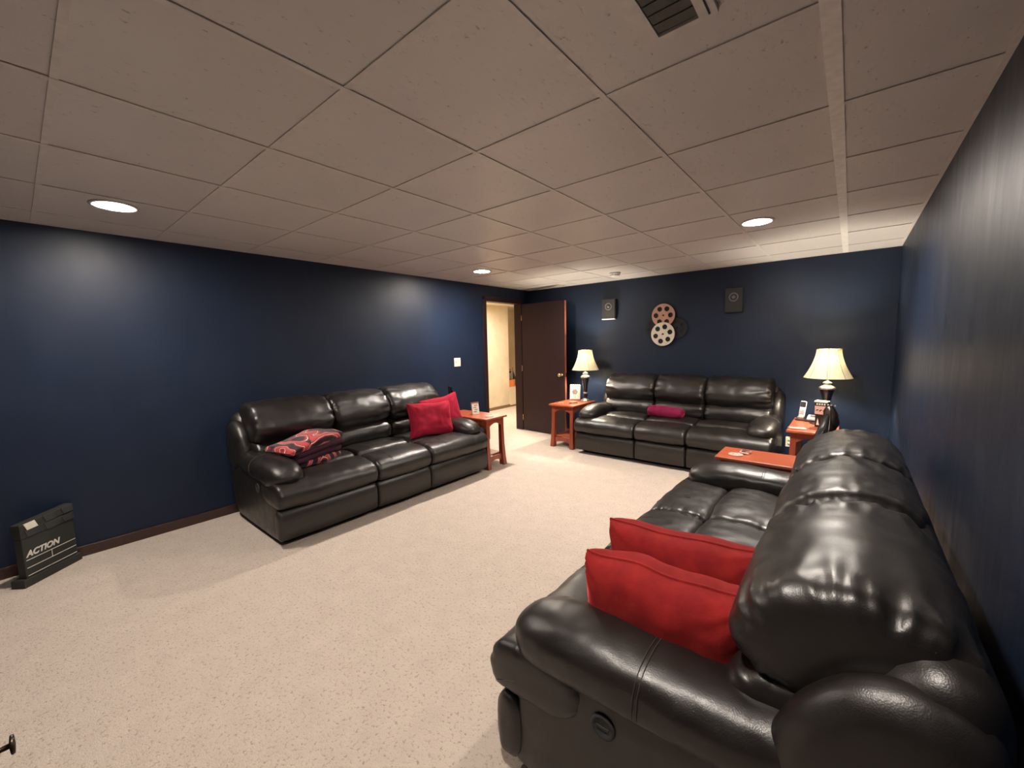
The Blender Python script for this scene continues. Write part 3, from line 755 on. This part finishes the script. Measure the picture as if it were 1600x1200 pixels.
def letters(nm, body, size, x, z, mat, shear=0, bold=0):
    me = text_me(body, size, .0006, shear, 'LEFT', bold); o = link(nm, me, mat, cb); o.rotation_euler = (PI/2, 0, 0); o.location = (x, -.0012, z); return o
letters('lettering', 'ACTION', .050, -hw+.024, .180, M_chalk, .25, .0022)
for z in (.160, .112, .064): box('ruled_line', (-hw+.02, hw-.016, -.0015, .0, z-.002, z+.002), M_chalkdim if z < 0 else M_chalk, cb)
box('ruled_line', (-.002, .002, -.0015, 0, .112, .160), M_chalk, cb)

# ------------------------------------------------------------ small things on the tables
def coaster(label, x, y, rz=0, mat=M_pink, round_=True, z=TZ):
    t = thing('coaster', label, 'coaster', (x, y, z), rz)
    if round_:
        lathe('disc', [(.0005, 0), (.046, 0), (.048, .003), (.046, .007), (.0005, .007)], mat, t, 32, cap=False)
        lathe('printed_ring', [(.030, .0070), (.036, .0076), (.030, .0076)], M_cardw, t, 32, closed=True)
        for k in range(5):
            a = 2*PI*k/5; box('printed_mark', (.012, .026, -.003, .003, .0068, .0076), M_bronze, t).rotation_euler = (0, 0, a)
    else:
        box('disc', (-.075, .075, -.045, .045, 0, .006), mat, t, bev=.002)
        box('printed_panel', (-.062, .062, -.033, .033, .0058, .0066), M_pink, t)
    return t
coaster('round pink printed coaster on the side table beside the doorway', -3.16, 3.40)
coaster('round coaster on the side table next to the open door', -3.02, 4.70, mat=M_edgewood)
coaster('flat printed coaster at the front of the phone and lamp table', -.335, 4.50, .15, M_edgewood, False)
coaster('pink coaster on the table behind the nearest sofa armrest', -.60, 3.24)
c2 = thing('hair_clip', 'crumpled pink wrapper with dark ends on the table behind the nearest sofa', 'wrapper', (-.55, 3.30, TZ), R(20))
for k in range(5):
    tube('loop' if k else 'band', [(.032*math.cos(a)*(1+.3*math.sin(3*a+k)), .015*math.sin(a)+.004*k, .006+.003*k+.004*math.sin(2*a+k)) for a in [2*PI*i/20 for i in range(20)]], .004, M_pink if k < 4 else M_darkbrown, c2, 6, True)
c2.name = 'candy_wrapper'

t = thing('decor_card', 'small cream decorative block leaning on the side table beside the doorway', 'ornament', (-3.40, 3.43, TZ), R(75))
t.rotation_euler = (R(-12), 0, R(70))
box('block', (-.045, .045, -.012, .012, 0, .145), M_cardw, t, bev=.003); box('top_trim', (-.048, .048, -.015, .015, .133, .146), M_edgewood, t, bev=.002)
for k in range(4): box('printed_mark', (-.028+.012*(k % 2), .01+.012*(k % 2), -.0135, -.0118, .03+.025*k, .036+.025*k), M_bronze, t)
t = thing('remote_caddy', 'black remote caddy holding remotes behind the crimson pillows', 'caddy', (-3.70, 3.31, TZ), R(20))
for nm, b in (('side', (-.045, -.041, -.04, .04, 0, .235)), ('side', (.041, .045, -.04, .04, 0, .235)), ('side', (-.041, .041, -.04, -.036, 0, .235)), ('side', (-.041, .041, .036, .04, 0, .235)), ('bottom', (-.041, .041, -.036, .036, 0, .004))):
    box(nm, b, M_black, t, bev=.001)
for k, (x, y, tl, h) in enumerate(((-.018, .01, 6, .315), (.012, -.008, -7, .33), (.02, .018, -3, .28))):
    o = box('remote_control', (-.012, .012, -.006, .006, 0, h), M_black, None, bev=.003)
    tag(o, ['black remote standing at the left in the caddy', 'tallest black remote standing in the caddy', 'shortest black remote at the back of the caddy'][k], 'remote', 'remotes in the caddy')
    o.location = (-3.70+x, 3.31+y, TZ+.006); o.rotation_euler = (0, R(tl)*.5, R(20))

# plaque on the table by the door
t = thing('picture_plaque', 'small white plaque with a grey flower on the table by the open door', 'ornament', (-3.02, 5.07, TZ), R(18)); t.rotation_euler = (R(-7), 0, R(18))
box('panel', (-.075, .075, -.008, .008, .012, .205), M_cardw, t, bev=.003)
box('foot', (-.08, .08, -.02, .02, 0, .013), M_edgewood, t, bev=.002)
for k in range(5): lathe('scallop', [(.0005, -.008), (.017, -.008), (.018, 0), (.017, .008), (.0005, .008)], M_cardw, t, 16, cap=False).matrix_local = Matrix.Translation((-.06+.03*k, 0, .205)) @ Matrix.Rotation(PI/2, 4, 'X')
for k in range(7):
    a = 2*PI*k/6; rr = .026 if k < 6 else 0
    o = lathe('petal', [(.0005, 0), (.016, 0), (.012, .004), (.0005, .005)], M_greyp, t, 12, cap=False); o.matrix_local = Matrix.Translation((rr*math.cos(a), -.008, .12+rr*math.sin(a))) @ Matrix.Rotation(PI/2, 4, 'X')
tube('stalk', [(0, -.010, .10), (.008, -.010, .06), (0, -.010, .025)], .003, M_greyp, t)
t = thing('pen', 'dark pen lying on the table next to the open door', 'pen', (-2.87, 4.78, TZ+.006), R(62))
tube('barrel', [(-.07, 0, 0), (.06, 0, 0)], .006, M_darkbrown, t, 10); tube('tip', [(.06, 0, 0), (.072, 0, 0)], [.005, .001], M_silver, t, 8)
box('clip', (-.065, -.03, -.001, .001, .005, .008), M_silver, t)

# telephone
t = thing('cordless_phone', 'white cordless phone with handset upright on its black base', 'phone', (-.315, 4.98, TZ), R(-8))
box('base_unit', (-.075, .125, -.05, .05, 0, .014), M_black, t, bev=.004)
o = box('cradle', (-.062, -.005, -.03, .03, .01, .04), M_silver, t, bev=.006)
o = box('handset', (-.026, .026, -.014, .014, 0, .165), M_white, t, bev=.010, smooth=True); o.location = (-.032, 0, .028); o.rotation_euler = (R(-10), R(4), 0)
box('earpiece', (-.023, .023, -.0155, -.012, .105, .158), M_black, o, bev=.001)
for r_ in range(3):
    for c_ in range(3): box('key', (-.017+.012*c_, -.007+.012*c_, -.016, -.0135, .030+.018*r_, .040+.018*r_), M_greyp, o)
o = box('answering_unit', (-.045, .045, -.042, .042, 0, .02), M_white, t, bev=.006); o.location = (.065, 0, .016); o.rotation_euler = (R(22), 0, 0); o.location.z = .026
box('screen', (-.022, .022, -.004, .024, .0195, .0215), M_ring, o)
t2 = tube('phone_cord', [(-.19, 4.93, TZ+.004), (-.20, 4.84, TZ+.004), (-.24, 4.79, TZ+.004), (-.27, 4.84, TZ+.004), (-.23, 4.88, TZ+.010), (-.17, 4.83, TZ+.004), (-.10, 4.82, TZ+.004)], .004, M_black); tag(t2, 'black cord looped on the table in front of the phone', 'cord')

# boxed ornament and slumped bag in front of the right lamp
t = thing('gift_box', 'brown and pink printed box with a white top before the right lamp', 'box', (-.175, 4.70, TZ), R(-12))
box('body', (-.042, .042, -.03, .03, 0, .12), M_darkbrown, t, bev=.003); box('printed_front', (-.046, .046, -.034, .032, .12, .20), M_pink, t, bev=.002)
box('dark_band', (-.048, .048, -.035, .033, .198, .232), M_bronze, t, bev=.001); box('top_trim', (-.052, .052, -.037, .035, .230, .244), M_cardw, t, bev=.002)
for k in range(3): prism('printed_mark', [(-.036+.026*k, .150-.006*(k % 2)), (-.018+.026*k, .158), (-.016+.026*k, .168), (-.034+.026*k, .160)], -.0355, -.0335, M_bronze, t, 'y')
for k in range(4): box('band_mark', (-.034+.019*k, -.022+.019*k, -.0362, -.0345, .207, .222), M_cardw, t)
prism('pale_triangle', [(-.03, .02), (-.008, .02), (-.02, .085)], -.0315, -.0295, M_cardw, t, 'y')
t = thing('leather_bag', 'small black leather bag slumped over the phone table front edge', 'bag', (-.135, 4.405, TZ), 0)
def blob(nm, st, mat, seed):
    vs, fs = [], []; n = 28; Q = open_spline(st, 30)
    for k, (x, y, z, a, b) in enumerate(Q):
        for i in range(n):
            an = 2*PI*i/n; d_ = 1+.16*noise.noise(Vector((math.cos(an)*2, math.sin(an)*2, z*18+seed)))
            vs.append((x+a*d_*math.cos(an), y+b*d_*math.sin(an), z))
    for k in range(29):
        for i in range(n): fs.append((k*n+i, k*n+(i+1) % n, (k+1)*n+(i+1) % n, (k+1)*n+i))
    fs.append(tuple(range(n))[::-1]); fs.append(tuple(29*n+i for i in range(n))); return link(nm, mesh(vs, fs), mat, t, True)
blob('pouch', [(.025, .09, .002, .045, .05), (.028, .09, .06, .06, .065), (.03, .09, .14, .055, .055), (.025, .09, .20, .04, .035), (.02, .09, .235, .014, .012)], M_darkbrown, 1)
blob('front_flap', [(-.015, -.075, -.11, .035, .022), (-.02, -.07, -.06, .048, .026), (-.02, -.065, .0, .046, .024), (-.012, -.05, .06, .034, .025), (.0, -.01, .11, .022, .03), (.012, .04, .15, .014, .02)], M_black, 3)
tube('strap', [(.0, -.08, .05), (-.02, -.10, .0), (-.01, -.10, -.06), (.02, -.09, -.02), (.03, -.06, .05), (.03, 0, .12), (.03, .06, .20)], .005, M_darkbrown, t, 6)
for x in (.03, .055, .08): lathe('clasp_bead', [(.0005, -.008), (.007, -.004), (.009, 0), (.007, .004), (.0005, .008)], M_silver, t, 12, cap=False).location = (x-.02, .07, .24-.1*(x-.03))

# ------------------------------------------------------------ hall: low bench with clutter
b_ = thing('storage_bench', 'low cream bench built into the hall recess beyond the doorway', 'bench', (-6.19, 7.86, 0))
box('front_panel', (.385, .397, -.92, .92, 0, .415), M_hallwall, b_); box('end_panel', (-.40, .385, -.925, -.91, 0, .415), M_hallwall, b_); box('end_panel', (-.40, .385, .91, .925, 0, .415), M_hallwall, b_)
box('bench_top', (-.405, .40, -.925, .925, .415, .435), M_hallwall, b_, bev=.003); box('kick_strip', (.397, .402, -.92, .92, 0, .035), M_tanbase, b_)
BZ = .435
t = thing('crate', 'orange crate with round dark caps on the hall bench', 'crate', (-5.92, 7.06, BZ), 0)
boxes('walls', [(-.10, .10, -.10, -.09, 0, .16), (-.10, .10, .09, .10, 0, .16), (-.10, -.09, -.09, .09, 0, .16), (.09, .10, -.09, .09, 0, .16), (-.09, .09, -.09, .09, 0, .01)], M_orange, t)
for k in range(4):
    o = lathe('cap', [(.0005, 0), (.018, 0), (.016, .006), (.0005, .006)], M_greyp, t, 14, cap=False); o.rotation_euler = (0, PI/2, 0); o.location = (.10, .06, .03+.036*k)
t = thing('bin', 'grey bin standing in the orange crate on the hall bench', 'bin', (-5.92, 7.05, BZ+.012), 0)
lathe('tub', [(.0005, 0), (.06, 0), (.078, .26), (.083, .265), (.08, .275), (.072, .265), (.055, .01), (.0005, .01)], M_greyp, t, 24, cap=False)
t = thing('coiled_hose', 'dark coiled hose on top of the grey bin in the hall', 'hose', (-5.92, 7.05, BZ+.287), 0)
for k in range(3): tube('coil', [(.055*math.cos(a), .055*math.sin(a), .012+.035*k+.012*math.sin(a)) for a in [2*PI*i/24 for i in range(24)]], .010, M_black if k % 2 else M_greyp, t, 8, True)
t = thing('umbrella', 'dark folded umbrella leaning beside the orange crate in the hall', 'umbrella', (-5.90, 7.27, BZ+.012), 0); t.rotation_euler = (R(14), 0, 0)
lathe('canopy', [(.0005, .0), (.045, .03), (.05, .12), (.028, .22), (.006, .34), (.0005, .36)], M_black, t, 12, cap=False); tube('handle', [(0, 0, .35), (0, 0, .40), (0, .015, .42), (0, .03, .41)], .005, M_bronze, t)
t = thing('black_pouch', 'small black pouch at the foot of the umbrella in the hall', 'pouch', (-5.86, 7.40, BZ), 0)
box('body', (-.05, .05, -.06, .06, 0, .07), M_black, t, bev=.015, smooth=True); box('zip', (-.003, .003, -.05, .05, .069, .072), M_silver, t)

# ------------------------------------------------------------ cabinet at the left of the camera, only its knob shows
t = thing('cabinet', 'cabinet left of the camera showing only a dark knob at bottom left', 'cabinet', (-.62, -.30, 0), 0)
box('body', (-.255, .255, -.20, .212, .02, 1.0), M_brown, t); box('plinth', (-.23, .23, -.19, .19, 0, .02), M_black, t)
dr = box('door', (-.252, .252, .213, .230, .04, .99), M_brown, t, bev=.002)
k = lathe('handle', [(.006, 0), (.0040, .003), (.0033, .012), (.0036, .0185), (.0115, .0195), (.0125, .021), (.0115, .0235), (.0005, .0245)], M_bronze, dr, 24, cap=False); k.rotation_euler = (-PI/2, 0, 0); k.location = (-.222, .230, .905)
